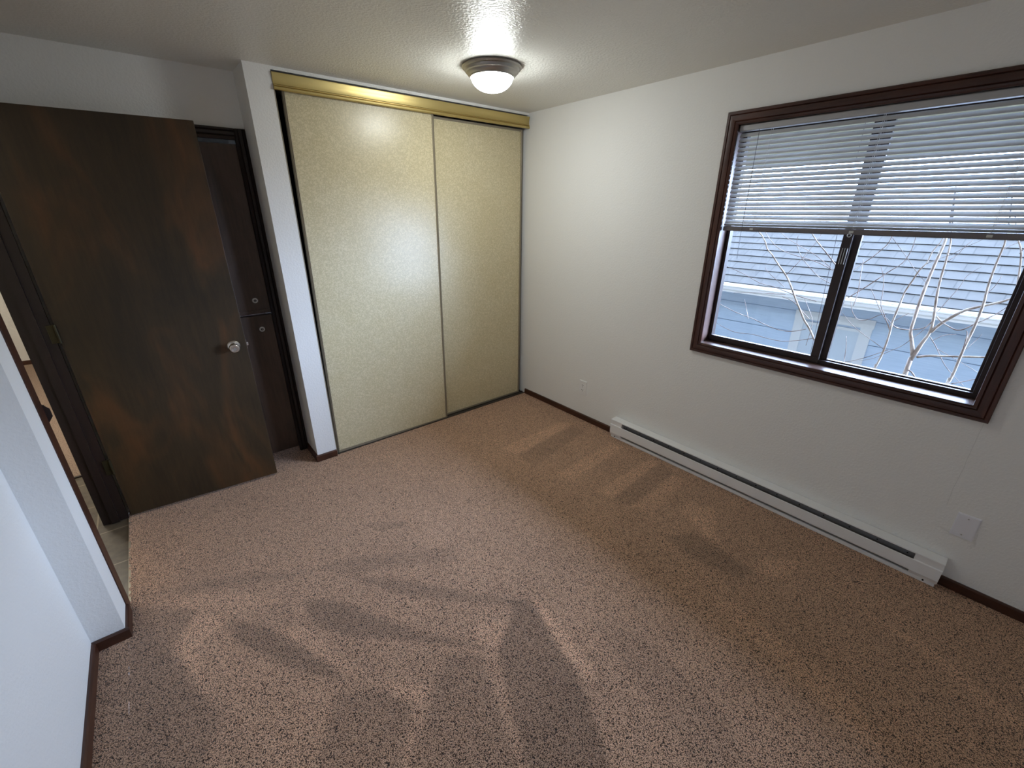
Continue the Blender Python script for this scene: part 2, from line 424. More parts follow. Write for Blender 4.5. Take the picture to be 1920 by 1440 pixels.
def carpet():
    xs = np.arange(XD, 0.001, .0155); ys = np.arange(YF, YB + .45, .0155)
    xs[-1] = 0.0
    X, Y = np.meshgrid(xs, ys, indexing='ij')
    A = np.zeros_like(X)
    def sd(poly):
        P = np.array(poly); d2 = np.full(X.shape, 1e9); ins = np.zeros(X.shape, bool)
        for (ax, ay), (bx, by) in zip(P, np.roll(P, -1, 0)):
            ex, ey = bx - ax, by - ay
            t = np.clip(((X - ax) * ex + (Y - ay) * ey) / (ex * ex + ey * ey + 1e-12), 0, 1)
            d2 = np.minimum(d2, (X - ax - t * ex) ** 2 + (Y - ay - t * ey) ** 2)
            c = ((ay <= Y) != (by <= Y)) & (X < (bx - ax) * (Y - ay) / (by - ay + 1e-12) + ax)
            ins ^= c
        d = np.sqrt(d2); return np.where(ins, d, -d)
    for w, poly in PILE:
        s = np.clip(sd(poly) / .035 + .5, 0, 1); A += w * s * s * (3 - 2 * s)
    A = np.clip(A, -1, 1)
    nx, ny = X.shape
    Z = np.random.default_rng(3).normal(0, .0006, X.shape)
    co = np.stack([X, Y, Z], -1).reshape(-1, 3)
    idx = np.arange(nx * ny).reshape(nx, ny)
    q = np.stack([idx[:-1, :-1], idx[1:, :-1], idx[1:, 1:], idx[:-1, 1:]], -1).reshape(-1, 4)
    # near part left of the doorway wall: plain quads
    e = len(co)
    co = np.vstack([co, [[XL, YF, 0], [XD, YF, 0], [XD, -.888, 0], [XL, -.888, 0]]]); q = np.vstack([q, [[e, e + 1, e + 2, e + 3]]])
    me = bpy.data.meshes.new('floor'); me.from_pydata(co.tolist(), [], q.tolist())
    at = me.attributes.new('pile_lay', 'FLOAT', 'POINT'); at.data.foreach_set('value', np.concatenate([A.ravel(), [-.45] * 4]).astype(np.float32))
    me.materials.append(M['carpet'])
    o = bpy.data.objects.new('floor', me); COL.objects.link(o)
    return tag(o, 'brown cut-pile carpet with vacuum tracks covering the bedroom floor', 'carpet', kind='structure')
carpet()

struct('ceiling', boxes((-4.8, .14, YF - .1, 4.4, H, H + .05)), M['ceiling'], 'textured off-white ceiling of the bedroom', 'ceiling')
# right wall around the window
g = .012
struct('wall_right', boxes((0, .14, YF, WY0 - g, 0, H), (0, .14, WY1 + g, .9, 0, H), (0, .14, WY0 - g, WY1 + g, 0, WZ0 - g), (0, .14, WY0 - g, WY1 + g, WZ1 + g, H)),
       M['wall_seam'], 'off-white textured wall holding the window and the heater', 'wall')
struct('wall_front', boxes((-3.2, .14, YF - .1, YF, 0, H)), M['wall'], 'off-white wall behind the camera', 'wall')
struct('wall_left', boxes((-3.19, XL, YF, -.888, 0, H), (-3.07, XD, -.888, -.686, 0, H), (-3.07, XD, -.686, .085, 2.075, H), (-3.07, XD, .085, YB + .1, 0, H)),
       M['wall'], 'white left wall with a step beside the doorway', 'wall')
# alcove back wall above and beside the dutch door, pillar, closet sides
DX0, DX1, DZ = -2.80, -1.933, 2.06
struct('wall_back', boxes((XD, DX0, YB, YB + .1, 0, H), (DX0, PX0, YB, YB + .1, DZ, H)), M['wall'], 'white wall above the split door in the alcove', 'wall')
struct('wall_pillar', boxes((PX0, PX1, 0, .9, 0, H), (PX1, 0, .003, .09, 2.319, H)), M['wall'], 'white wall end between the alcove and the sliding closet doors', 'wall')
struct('wall_closet', boxes((PX1, 0, .62, .72, 0, H), (PX1, 0, .09, .62, 0, .001)), M['black'], 'dark inside of the closet behind the sliding doors', 'wall')
# dark space behind the dutch door and the hall beyond the doorway
struct('wall_hall', boxes((-4.7, -3.07, 4.23, 4.33, 0, H), (-4.8, -4.7, -1.6, 4.33, 0, H), (-4.7, -3.19, -1.7, -1.6, 0, H), (-3.07, -2.97, YB + .1, 4.33, 0, H), (-2.97, PX0, .80, .90, 0, H)),
       M['hallwall'], 'white wall at the far end of the hall seen through the doorway', 'wall')
struct('floor_hall', boxes((-4.7, XD - .002, -1.6, .805, -.03, -.004)), M['tile'], 'grey-brown floor tiles of the hall just outside the doorway', 'floor')
struct('floor_hallway', boxes((-4.7, -3.07, .825, 4.23, -.03, 0)), M['hallcarpet'], 'light brown carpet further down the hall', 'carpet')
struct('trim_5', boxes((-4.7, -3.07, .805, .825, -.02, .003)), M['jamb'], 'dark strip where hall tiles meet hall carpet', 'floor strip')
struct('trim_6', boxes((XD - .002, XD + .007, -.672, .075, -.02, .0)), M['stile'], 'metal edge where the bedroom carpet meets the hall tiles', 'floor strip')

# ---------------------------------------------------------------- baseboards
BH, BT = .048, .012
def base_prof(sx):   # p = distance from wall into the room
    return [(0, 0), (sx * BT, 0), (sx * BT, BH - .006), (sx * (BT - .005), BH), (0, BH)]
def bb_y(name, x, sx, y0, y1, label):
    bm = bmesh.new(); prism(bm, [(x + p, q) for p, q in base_prof(sx)], 'y', y0, y1)
    return struct(name, bm, M['base'], label, 'baseboard')
def bb_x(name, y, sy, x0, x1, label):
    bm = bmesh.new(); prism(bm, [(y + p, q) for p, q in base_prof(sy)], 'x', x0, x1)
    return struct(name, bm, M['base'], label, 'baseboard')
bb_y('baseboard_right', 0, -1, -1.074, -.004, 'dark wood baseboard between the closet corner and the white heater')
bb_y('baseboard_right.001', 0, -1, YF, -2.974, 'dark wood baseboard to the right of the white heater')
bb_y('baseboard_left', XL, 1, YF, -.888 - .012, 'reddish wood baseboard along the white wall at the left edge')
bb_x('baseboard_left.001', -.888, -1, XL, XD + .012, 'short reddish baseboard facing the camera on the step of the left wall')
bb_y('baseboard_left.002', XD, 1, -.888, -.743, 'short reddish baseboard beside the doorway trim')
bb_x('baseboard_pillar', 0, -1, PX0 - .012, PX1, 'short dark baseboard at the foot of the white pillar')
bb_y('baseboard_alcove', PX0, -1, 0, YB, 'dark baseboard on the shaded side of the white pillar')
bb_x('baseboard_hall', 4.23, -1, -4.7, -3.07, 'dark baseboard under the far hall wall')

# ---------------------------------------------------------------- doorway trim and open door
t1 = empty('trim_1', (XD, -.75, 0), 'dark wood trim around the open doorway at the left edge', 'door frame', kind='structure')
newobj('casing', boxes((XD, XD + .004, -.743, -.672, 0, 2.13), (XD, XD + .004, -.672, .075, 2.06, 2.13), bev=.001), M['base'], t1)
newobj('jamb', boxes((-3.072, XD, -.686, -.671, 0, 2.06), (-3.072, XD, .070, .086, 0, 2.06), (-3.072, XD, -.671, .070, 2.06, 2.075)), M['jamb'], t1)
newobj('door_stop', boxes((-3.035, -3.0, -.671, -.661, 0, 2.06), (-3.035, -3.0, .06, .070, 0, 2.06)), M['jamb'], t1)
bm = bmesh.new(); prism(bm, [(-2.982, .90), (-2.982, .98), (-2.958, .975), (-2.944, .955), (-2.944, .925), (-2.958, .905)], 'y', -.672, -.669)
bm2 = bm
newobj('strike_plate', bm, M['bronze'], t1)
# curled lip of the strike plate, standing out past the casing
bm = bmesh.new(); prism(bm, [(-.674, .905), (-.665, .905), (-.642, .925), (-.638, .950), (-.650, .968), (-.674, .975)], 'x', XD - .004, XD + .005)
tag(newobj('strike_lip', bm, M['bronze'], t1))

# the open door leaf
hx, hy = -2.949, .063; fx, fy = -2.197, .004
dv = Vector((fx - hx, fy - hy, 0)); DW = dv.length; dv.normalize(); nv = Vector((-dv.y, dv.x, 0))   # nv points to the alcove
def local(bm, o, a=dv, b=nv):
    for v in bm.verts:
        x, y, z = v.co; v.co = Vector(o) + a * x + b * y + Vector((0, 0, z))
    return bm
d1 = empty('door_1', (hx, hy, 0), 'large dark stained flush door standing open with a round silver knob', 'door', kind='structure')
newobj('slab', local(boxes((0, DW, 0, .035, .015, 2.045), bev=.002), (hx, hy, 0)), M['door'], d1)
for z in (.34, 1.085, 1.83):
    hb = bmesh.new(); box(hb, -.030, .004, -.003, .001, z - .044, z + .044, bev=.002)
    tube(hb, [(.0, -.006, z - .046), (.0, -.006, z + .046)], .006, 10)
    newobj('hinge', local(hb, (hx, hy, 0)), M['brass'], d1)
kx = DW - .066; KZ = .905
kc = Vector((hx, hy, 0)) + dv * kx + Vector((0, 0, KZ))
fr = (dv, Vector((0, 0, 1)), -nv)
bm = bmesh.new(); lathe(bm, [(0, 0), (.033, 0), (.033, .004), (.028, .010), (.014, .012), (.0125, .030), (.020, .034), (.0265, .044), (.0275, .054), (.025, .062), (.021, .0655), (.014, .0655), (.013, .062), (0, .0615)], kc, seg=40, frame=fr)
kn = auto_smooth(newobj('door_knob', bm, M['chrome'], d1), 35)
bm = bmesh.new(); lathe(bm, [(0, .0655), (.006, .0655), (.005, .068), (0, .068)], kc, seg=20, frame=fr); newobj('lock_button', bm, M['steel'], kn)
newobj('latch_plate', local(boxes((DW - .0005, DW + .0012, .006, .029, KZ - .028, KZ + .028)), (hx, hy, 0)), M['chrome'], d1)
newobj('latch_bolt', local(boxes((DW, DW + .010, .011, .024, KZ - .010, KZ + .010), bev=.003), (hx, hy, 0)), M['chrome'], d1)

# ---------------------------------------------------------------- dutch door in the alcove
t2 = empty('trim_2', (DX1, YB, 0), 'dark ribbed wood trim around the split door behind the open door', 'door frame', kind='structure')
cp = [(0, 0), (0, -.014), (.010, -.016), (.014, -.011), (.020, -.016), (.034, -.016), (.038, -.011), (.044, -.014), (.056, -.006), (.058, 0)]
bm = bmesh.new(); prism(bm, [(DX1 - .001 - p, YB + q) for p, q in cp], 'z', 0, DZ)
newobj('side_casing', bm, M['jamb'], t2)
bm = bmesh.new(); prism(bm, [(DX0 + p, YB + q) for p, q in cp], 'z', 0, DZ)
newobj('side_casing', bm, M['jamb'], t2)
bm = bmesh.new(); prism(bm, [(YB + q, DZ - p) for p, q in cp], 'x', DX0 + .058, DX1 - .059)
newobj('head_casing', bm, M['jamb'], t2)
lx0, lx1 = DX0 + .056, DX1 - .057
def leaf(name, z0, z1, lz, label, lx):
    d = empty(name, (lx1, YB + .03, z0), label, 'door', kind='structure')
    bm = boxes((lx0, lx1, YB + .004, YB + .039, z0, z1), bev=.003)
    newobj('slab', bm, M['closetdoor'], d)
    c = (lx, YB + .004, lz); f2 = (Vector((1, 0, 0)), Vector((0, 0, 1)), Vector((0, -1, 0)))
    bm = bmesh.new(); lathe(bm, [(.0075, .001), (.0085, .006), (.0125, .007), (.0155, .0045), (.0165, 0), (.0075, 0)], c, seg=32, frame=f2)
    lk = auto_smooth(newobj('lock', bm, M['plastic_white'], d)); tag(lk, 'round white lock collar')
    bm = bmesh.new(); lathe(bm, [(0, .002), (.0085, .002), (.0085, 0)], c, seg=24, frame=f2); kp = newobj('lock_core', bm, M['dark_hole'], lk)
    bm = bmesh.new(); box(bm, lx - .0015, lx + .0015, YB + .000, YB + .004, lz - .0045, lz + .0045); kk = newobj('keyway', bm, M['steel'], lk)
    return d
leaf('door_2', .035, 1.014, .924, 'lower leaf of the dark split door with one round lock near its top', -2.063)
du = leaf('door_3', 1.026, DZ - .077, 1.110, 'upper leaf of the dark split door with one round lock near its bottom', -2.067)
newobj('meeting_rail', boxes((lx0, lx1, YB + .000, YB + .006, 1.030, 1.050), bev=.002), M['closetdoor'], du)

# ---------------------------------------------------------------- sliding closet doors
def sliding(name, x0b, x1b, shift, y, zl, zr, label, ztop=2.27):
    """leaf hanging slightly out of plumb: bottom edge x0b..x1b at heights zl, zr; top moved by shift"""
    d = empty(name, ((x0b + x1b) / 2, y, 0), label, 'sliding door', kind='structure')
    def skew(bm):
        for v in bm.verts:
            t = v.co.z / ztop
            u = (v.co.x - x0b) / (x1b - x0b)
            v.co.z += (zl * (1 - u) + zr * u) * (1 - .0 * t)
            v.co.x += shift * t
        return bm
    sw, sb = .013, .014
    newobj('panel', skew(boxes((x0b + sw * .8, x1b - sw * .8, y + .006, y + .018, sb * .8, ztop - .01))), M['vinyl'], d)
    for xa in (x0b, x1b - sw):
        bm = bmesh.new(); prism(bm, [(xa, y), (xa + sw * .35, y - .003), (xa + sw * .5, y + .001), (xa + sw * .65, y - .003), (xa + sw, y), (xa + sw, y + .024), (xa, y + .024)], 'z', 0, ztop)
        newobj('stile', skew(bm), M['stile'], d)
    newobj('bottom_rail', skew(boxes((x0b + sw, x1b - sw, y, y + .024, 0, sb))), M['stile'], d)
    newobj('top_rail', skew(boxes((x0b + sw, x1b - sw, y, y + .024, ztop - sb, ztop))), M['stile'], d)
    return d
sliding('door_4', -1.793, -.870, .032, .012, .008, -.002, 'left sliding closet door in cream patterned vinyl, the front one')
sliding('door_5', -.935, -.040, .016, .046, .006, .004, 'right sliding closet door in cream patterned vinyl, the rear one', 2.222)
# gold fascia over the track
t3 = empty('trim_3', ((PX1) / 2, 0, 2.27), 'shiny gold metal fascia along the top of the sliding closet doors', 'closet track', kind='structure')
fx0, fx1 = PX1 + .001, -.004
prof = [(.004, 2.309), (-.008, 2.3085), (-.010, 2.306), (-.010, 2.300), (-.006, 2.285), (-.004, 2.270), (-.005, 2.256), (-.010, 2.251), (-.013, 2.2505), (-.013, 2.2485), (-.007, 2.2475), (-.008, 2.245), (-.014, 2.242), (-.015, 2.232), (-.010, 2.2285), (.004, 2.2285)]
bm = bmesh.new(); prism(bm, prof, 'x', fx0, fx1); auto_smooth(newobj('fascia', bm, M['gold'], t3), 30)
newobj('track', boxes((fx0, fx1, .006, .085, 2.285, 2.311)), M['stile_dark'], t3)
t4 = empty('trim_4', ((PX1) / 2, .04, 0), 'dark metal floor track under the sliding closet doors', 'closet track', kind='structure')
newobj('rail', boxes((PX1, -.001, .004, .009, -.002, .007), (PX1, -.001, .040, .044, -.002, .008), (PX1, -.001, .075, .08, -.002, .008), (PX1, -.001, .009, .075, -.002, .001)), M['stile_dark'], t4)
# steel edge bead at the right end of the pillar
struct('trim_7', boxes((PX1 - .001, PX1 + .006, .001, .012, 0, 2.23)), M['stile'], 'narrow brown metal strip where the pillar meets the left sliding door', 'trim')

# ---------------------------------------------------------------- window
w = empty('window_1', (0, (WY0 + WY1) / 2, WZ0), 'sliding window in a dark wood frame in the right wall', 'window', kind='structure')
cy0, cy1, cz0, cz1 = -2.9055, -1.581, .821, 2.115
cprof = [(0, 0), (0, -.014), (.004, -.018), (.014, -.018), (.017, -.014), (.020, -.018), (.030, -.0185), (.044, -.016), (.047, -.012), (.050, -.0155), (.056, -.0145), (.062, -.010), (.063, 0)]
# four mitred sides so that the grain runs along each piece
def casing_side(k):
    bm = bmesh.new()
    cs = lambda i: [(cy0 + i, cz0 + i), (cy1 - i, cz0 + i), (cy1 - i, cz1 - i), (cy0 + i, cz1 - i)]
    A = [bm.verts.new((x, *cs(i)[k])) for i, x in cprof]; B = [bm.verts.new((x, *cs(i)[(k + 1) % 4])) for i, x in cprof]
    n = len(A)
    for j in range(n): bm.faces.new((A[j], A[(j + 1) % n], B[(j + 1) % n], B[j]))
    bm.faces.new(A[::-1]); bm.faces.new(B)
    return bm
for k, nm in enumerate(('bottom_casing', 'side_casing', 'top_casing', 'side_casing')):
    auto_smooth(newobj(nm, casing_side(k), M['casing_h' if k % 2 == 0 else 'casing'], w), 32)
gq = .012
newobj('sill', boxes((-.004, .12, WY0 - gq, WY1 + gq, WZ0 - gq, WZ0)), M['reveal'], w)
newobj('reveal', boxes((-.001, .12, WY0 - gq, WY0, WZ0, WZ1), (-.001, .12, WY1, WY1 + gq, WZ0, WZ1), (-.001, .12, WY0 - gq, WY1 + gq, WZ1, WZ1 + gq)), M['reveal'], w)
# bronze frame
FX0, FX1 = .083, .14
newobj('frame', boxes((FX0 + .004, FX1, WY0, WY1, WZ0, WZ0 + .022), (FX0 + .004, FX1, WY0, WY1, WZ1 - .022, WZ1), (FX0 + .004, FX1, WY0, WY0 + .018, WZ0 + .022, WZ1 - .022), (FX0 + .004, FX1, WY1 - .014, WY1, WZ0 + .022, WZ1 - .022), bev=.0015), M['bronze'], w)
def sash(nm, x0, x1, y0, y1, z0, z1, wl, wr, wb, glassx):
    s = newobj(nm, boxes((x0, x1, y0, y1, z0, z0 + wb), (x0, x1, y0, y1, z1 - wb, z1), (x0, x1, y0, y0 + wl, z0 + wb, z1 - wb), (x0, x1, y1 - wr, y1, z0 + wb, z1 - wb), bev=.0015), M['bronze'], w)
    gp = newobj('pane', boxes((glassx, glassx + .004, y0 + wl - .004, y1 - wr + .004, z0 + wb - .004, z1 - wb + .004)), M['glass'], s)
    return s
sl = sash('sliding_sash', FX0, FX0 + .022, -2.243, WY1 - .010, WZ0 + .006, WZ1 - .008, .040, .012, .030, FX0 + .010)
sash('fixed_sash', FX0 + .026, FX0 + .048, WY0 + .010, -2.225, WZ0 + .006, WZ1 - .008, .018, .047, .022, FX0 + .036)
for k in range(3):
    y = -2.237 - .009 * 0 + .010 * k
    lt = newobj('pull_rib', boxes((FX0 - .004, FX0, y, y + .0035, 1.397, 1.472), bev=.001), M['steel'], sl)

# ---------------------------------------------------------------- mini blind
bl = empty('mini_blind', (.028, (WY0 + WY1) / 2, 2.05), 'grey-white mini blind covering the upper half of the window', 'blind')
by0, by1 = WY0 + .006, WY1 - .010
bm = bmesh.new()
prism(bm, [(.014, 2.052), (.010, 2.048), (.010, 2.026), (.013, 2.023), (.046, 2.023), (.046, 2.052)], 'y', by0, by1)
newobj('headrail', bm, M['headrail'], bl)
NS = 20; ztop, zbot = 2.006, 1.584
def slat(bm, z, tilt, wdt=.0255, y0=by0, y1=by1, xc=.028):
    """thin crowned slat, room edge low"""
    n = 5; top = []; bot = []
    for i in range(n + 1):
        s = i / n - .5
        u = s * wdt; cr = .0016 * (1 - (2 * s) ** 2)
        x = u * math.cos(tilt) - cr * math.sin(tilt); zz = u * math.sin(tilt) + cr * math.cos(tilt)
        top.append((xc + x, z + zz)); bot.append((xc + x + .0003 * math.sin(tilt), z + zz - .0004))
    prof = top + bot[::-1]
    ra, rb = [], []
    for (x, zz), i in zip(prof, list(range(n + 1)) + list(range(n, -1, -1))):
        rd = .004 * max(0, abs(2 * (i / n) - 1) - .55)      # rounded ends
        ra.append(bm.verts.new((x, y0 + rd, zz))); rb.append(bm.verts.new((x, y1 - rd, zz)))
    m_ = len(prof)
    for i in range(m_): bm.faces.new((ra[i], ra[(i + 1) % m_], rb[(i + 1) % m_], rb[i]))
    bm.faces.new(ra[::-1]); bm.faces.new(rb)
TILT = math.radians(50)
for k in range(NS):
    bm = bmesh.new(); slat(bm, ztop - (ztop - zbot) * k / (NS - 1), TILT, y0=by0 + random.uniform(0, .003), y1=by1 - random.uniform(0, .003))
    auto_smooth(newobj('slat', bm, M['slat'], bl), 50)
bm = bmesh.new()
for k in range(5): slat(bm, 1.5640 + k * .0020, math.radians(6), .0255)
auto_smooth(newobj('gathered_slats', bm, M['slat'], bl), 50)
bm = bmesh.new(); prism(bm, [(.013, 1.540), (.017, 1.536), (.039, 1.536), (.043, 1.540), (.043, 1.556), (.039, 1.560), (.017, 1.560), (.013, 1.556)], 'y', by0 + .001, by1 - .001)
newobj('bottom_rail', bm, M['rail'], bl)
for y in (-1.80, -2.247, -2.695):
    bm = bmesh.new()
    for xx in (.0165, .0395): tube(bm, [(xx, y, 2.025), (xx, y, 1.555)], .0007, 5)
    tube(bm, [(.028, y - .004, 2.025), (.028, y - .004, 1.555)], .0008, 5)
    newobj('ladder_cord', bm, M['cord'], bl)
    bm = bmesh.new(); box(bm, .0115, .020, y - .009, y + .009, 1.543, 1.553, bev=.002)
    newobj('cord_clip', bm, M['clear'], bl)
# ring hanging at the middle clip
bm = bmesh.new()
pts = [(.012, -2.243 + .0075 * math.cos(a), 1.534 + .0075 * math.sin(a)) for a in [i * math.pi / 10 for i in range(21)]]
tube(bm, pts, .0016, 8, caps=False); newobj('cord_ring', bm, M['clear'], bl)
bm = bmesh.new(); tube(bm, [(.012, -1.745, 2.024), (.010, -1.749, 1.80), (.009, -1.751, 1.537), (.009, -1.756, 1.392)], .0012, 6); newobj('tilt_cord', bm, plain('grey_cord', (.10, .10, .11), .6), bl)
bm = bmesh.new(); tube(bm, [(.044, -2.180, 2.024), (.046, -2.187, 1.53), (.050, -2.199, 1.2), (.052, -2.209, .935)], .0010, 6); newobj('lift_cord', bm, plain('dark_cord', (.16, .14, .17), .7), bl)  # lift cord in one even dark grey-violet colour

# ---------------------------------------------------------------- baseboard heater
ht = empty('baseboard_heater', (0, -2.024, 0), 'long white electric baseboard heater on the carpet under the window', 'heater')
hy0, hy1 = -2.972, -1.077
cl, cr_ = .098, .102                 # end caps
bm = bmesh.new(); prism(bm, [(-.0035, .006), (-.0035, .156), (-.064, .154), (-.066, .151), (-.066, .147), (-.063, .147), (-.063, .151), (-.004, .152), (-.004, .006)], 'y', hy0, hy1); newobj('back_cover', bm, M['white_enamel'], ht)
bm = bmesh.new(); prism(bm, [(-.062, .112), (-.066, .114), (-.068, .111), (-.068, .049), (-.062, .040), (-.059, .042), (-.064, .050), (-.064, .109), (-.062, .110)], 'y', hy0 + cr_ * 0, hy1 - cl); newobj('front_panel', bm, M['white_enamel'], ht)
bm = bmesh.new(); prism(bm, [(-.038, .150), (-.038, .045), (-.036, .045), (-.036, .150)], 'y', hy0 + cr_, hy1 - cl); bk = newobj('inner_baffle', bm, M['enamel_grey'], ht)
for k in range(15):
    yy = hy1 - cl - .03 - k * .117
    if yy < hy0 + cr_ + .02: break
    bm = bmesh.new(); tube(bm, [(-.0382, yy, .117), (-.0395, yy, .117)], .0036, 10); newobj('vent_hole', bm, M['dark_hole'], bk)
bm = bmesh.new(); prism(bm, [(-.004, .002), (-.056, .002), (-.057, .014), (-.055, .022), (-.050, .024), (-.050, .008), (-.004, .006)], 'y', hy0 + .004, hy1 - .004); newobj('bottom_lip', bm, M['white_enamel'], ht)
newobj('inner_floor', boxes((-.050, -.036, hy0 + cr_, hy1 - cl, .028, .042)), M['enamel_grey'], ht)
capprof = [(-.002, .024), (-.061, .024), (-.066, .040), (-.0685, .046), (-.0685, .112), (-.064, .116), (-.064, .1465), (-.002, .150)]
for a, b in ((hy1 - cl, hy1 + .001), (hy0 - .001, hy0 + cr_)):
    bm = bmesh.new(); prism(bm, capprof if a > -2 else [(p + (.0004 if p < -.01 else 0), q) for p, q in capprof], 'y', a, b); newobj('end_cap', bm, M['white_enamel'], ht)
for yy in (hy1 - .038, hy0 + .045):
    bm = bmesh.new(); tube(bm, [(-.056, yy, .014), (-.0585, yy, .014)], .004, 12); newobj('screw', bm, M['dark_hole'], ht)
# slight slope of the heater towards its right end
for o in list(ht.children) + list(bk.children):
    for v in o.data.vertices:
        v.co.z -= .010 * (hy1 - v.co.y) / (hy1 - hy0) * min(1, max(0, (v.co.z - .02) / .1))

# ---------------------------------------------------------------- outlet and blank plate
ot = empty('wall_outlet', (0, -.722, .283), 'white duplex outlet low on the wall left of the heater', 'outlet')
def plate_bm(yc, zc, wy, wz, d):
    bm = bmesh.new(); box(bm, -d, 0, yc - wy / 2, yc + wy / 2, zc - wz / 2, zc + wz / 2)
    es = [e for e in bm.edges if all(v.co.x < -d * .5 for v in e.verts)]
    bmesh.ops.bevel(bm, geom=es, offset=.003, segments=2, affect='EDGES'); return bm
newobj('plate', plate_bm(-.722, .283, .078, .124, .0065), M['plastic_white'], ot)
for zc in (.283 + .0205, .283 - .0205):
    bm = bmesh.new(); prism(bm, [(-.722 + .0165 * math.cos(a) * 1.0, max(-.0125, min(.0125, .0165 * math.sin(a))) + zc) for a in [i * math.pi / 12 for i in range(24)]], 'x', -.0085, -.006)
    rc = newobj('receptacle', bm, M['plastic_white'], ot)
    sl2 = bmesh.new()
    for yy in (-.722 + .0065, -.722 - .0065): box(sl2, -.0090, -.0083, yy - .0016, yy + .0016, zc + .001, zc + .0085)
    tube(sl2, [(-.0083, -.722, zc - .0065), (-.0090, -.722, zc - .0065)], .0026, 12)
    so = newobj('socket_slots', sl2, M['dark_hole'], rc); so.name = 'socket_face'
bm = bmesh.new(); tube(bm, [(-.006, -.722, .283), (-.0078, -.722, .283)], .003, 12); newobj('screw', bm, M['steel'], ot)
bp = empty('blank_wall_plate', (0, -2.976, .331), 'blank square-cornered cover plate on the wall above the right end of the heater', 'wall plate')
newobj('plate', plate_bm(-2.976, .331, .074, .118, .006), M['plastic_grey'], bp)
for zc in (.331 + .042, .331 - .042):
    bm = bmesh.new(); tube(bm, [(-.0055, -2.976, zc), (-.0070, -2.976, zc)], .003, 12); newobj('screw', bm, M['steel'], bp)

# ---------------------------------------------------------------- ceiling light
LC = (-.913, -.731, H)
cl_ = empty('ceiling_light', LC, 'round flush ceiling light with a brushed metal rim and glowing glass dome', 'lamp')
bm = bmesh.new()
lathe(bm, [(0, 0), (.157, 0), (.163, -.003), (.165, -.009), (.161, -.014), (.152, -.017), (.149, -.022), (.147, -.030), (.140, -.034), (.137, -.039), (.131, -.046), (.126, -.049), (.124, -.055), (.119, -.057), (.116, -.054), (.116, -.046), (0, -.046)], LC, seg=96)
for v in bm.verts: v.co = Vector(LC) + Vector(((v.co.x - LC[0]) * .95, (v.co.y - LC[1]) * .95, (v.co.z - LC[2]) * .95))
auto_smooth(newobj('base_pan', bm, M['nickel'], cl_), 28)
bm = bmesh.new()
n = 20
lathe(bm, [(.1095 * math.cos(i / n * math.pi / 2), -.0475 - .070 * math.sin(i / n * math.pi / 2)) for i in range(n)] + [(0, -.1175)], LC, seg=96)
newobj('glass_dome', bm, M['lampglass'], cl_, smooth=True)

# ---------------------------------------------------------------- outdoors: own eave, ground, neighbour house
bm = bmesh.new(); prism(bm, [(.14, 2.29), (1.2, 1.955), (1.22, 1.955), (1.22, 2.10), (.14, 2.45)], 'y', -9, 6)
struct('roof_eave', bm, M['soffit'], 'cream boarded underside of the eave seen through the top of the blind', 'eave')
struct('wall_outside', boxes((.14, .17, -9, WY0 - .03, -2.9, 2.29), (.14, .17, WY1 + .03, 6, -2.9, 2.29), (.14, .17, WY0 - .03, WY1 + .03, -2.9, WZ0 - .03), (.14, .17, WY0 - .03, WY1 + .03, WZ1 + .03, 2.29)), M['stucco'], 'outer face of the house wall around the window', 'wall')
struct('ground', boxes((.14, 40, -30, 30, -3.0, -2.9)), M['lawn'], 'ground between the two houses', 'ground')

nh = empty('neighbor_house', (4.3, -1.0, -2.9), 'blue-grey house with a shingle roof seen through the window', 'house')
NX = 4.32
bm = bmesh.new()
step = .298; z = -2.9
zs = []
zz = .362
while zz > -2.9: zs.append(zz); zz -= step
zs.append(-2.9)
prev = .66
prof = []
for zc in zs:                                  # lap siding: each course leans out to a small drip edge; groove below added for a shadow line
    prof += [(NX - .002, prev), (NX - .018, zc), (NX + .014, zc), (NX + .014, zc - .012)]
    prev = zc - .012
prof += [(NX + .2, -2.9), (NX + .2, .66)]
prism(bm, prof, 'y', -7, 5); newobj('siding_wall', bm, M['siding'], nh)
# roof with its own local frame so that the courses follow the slope
GX, GZ = 3.94, .665; sl_len = 1.76; pitch = math.atan(.5)
bm = bmesh.new(); box(bm, -7, 5.5, 0, sl_len, -.02, .02)
rf = newobj('roof', bm, M['roof'], nh)
rm = Matrix(((0, math.cos(pitch), -math.sin(pitch), GX), (1, 0, 0, 0), (0, math.sin(pitch), math.cos(pitch), GZ), (0, 0, 0, 1)))
for v in rf.data.vertices: pass
rf.matrix_basis = rm
# raised shingle courses (thin butt edges)
bm = bmesh.new(); nr = int(sl_len / .182)
for k in range(nr):
    y0 = k * .182; prism(bm, [(y0, .021), (y0, .029), (min(y0 + .184, sl_len), .022), (min(y0 + .184, sl_len), .0205)], 'x', -7, 5.5)
sh = newobj('shingle_courses', bm, M['roof'], nh); sh.matrix_basis = rm; sh.name = 'shingle_layer'
bm = bmesh.new(); prism(bm, [(GX - .02, .646), (GX - .115, .655), (GX - .118, .640), (GX - .108, .634), (GX - .106, .600), (GX - .094, .580), (GX - .092, .560), (GX - .02, .556)], 'y', -7, 5.5); newobj('gutter', bm, M['gutter'], nh)
newobj('fascia', boxes((GX - .02, GX + .01, -7, 5.5, .555, .68)), M['gutter'], nh)
newobj('soffit', boxes((GX + .01, NX + .02, -7, 5.5, .56, .575)), M['gutter'], nh)
wn = newobj('window', boxes((NX - .035, NX + .0, -1.72, -1.60, -1.15, .365), (NX - .035, NX + .0, -.96, -.845, -1.15, .355), (NX - .038, NX + .0, -1.73, -.84, .265, .375), (NX - .036, NX + .0, -1.72, -.845, -1.25, -1.13), (NX - .03, NX, -1.60, -.96, .20, .235)), M['nbtrim'], nh)
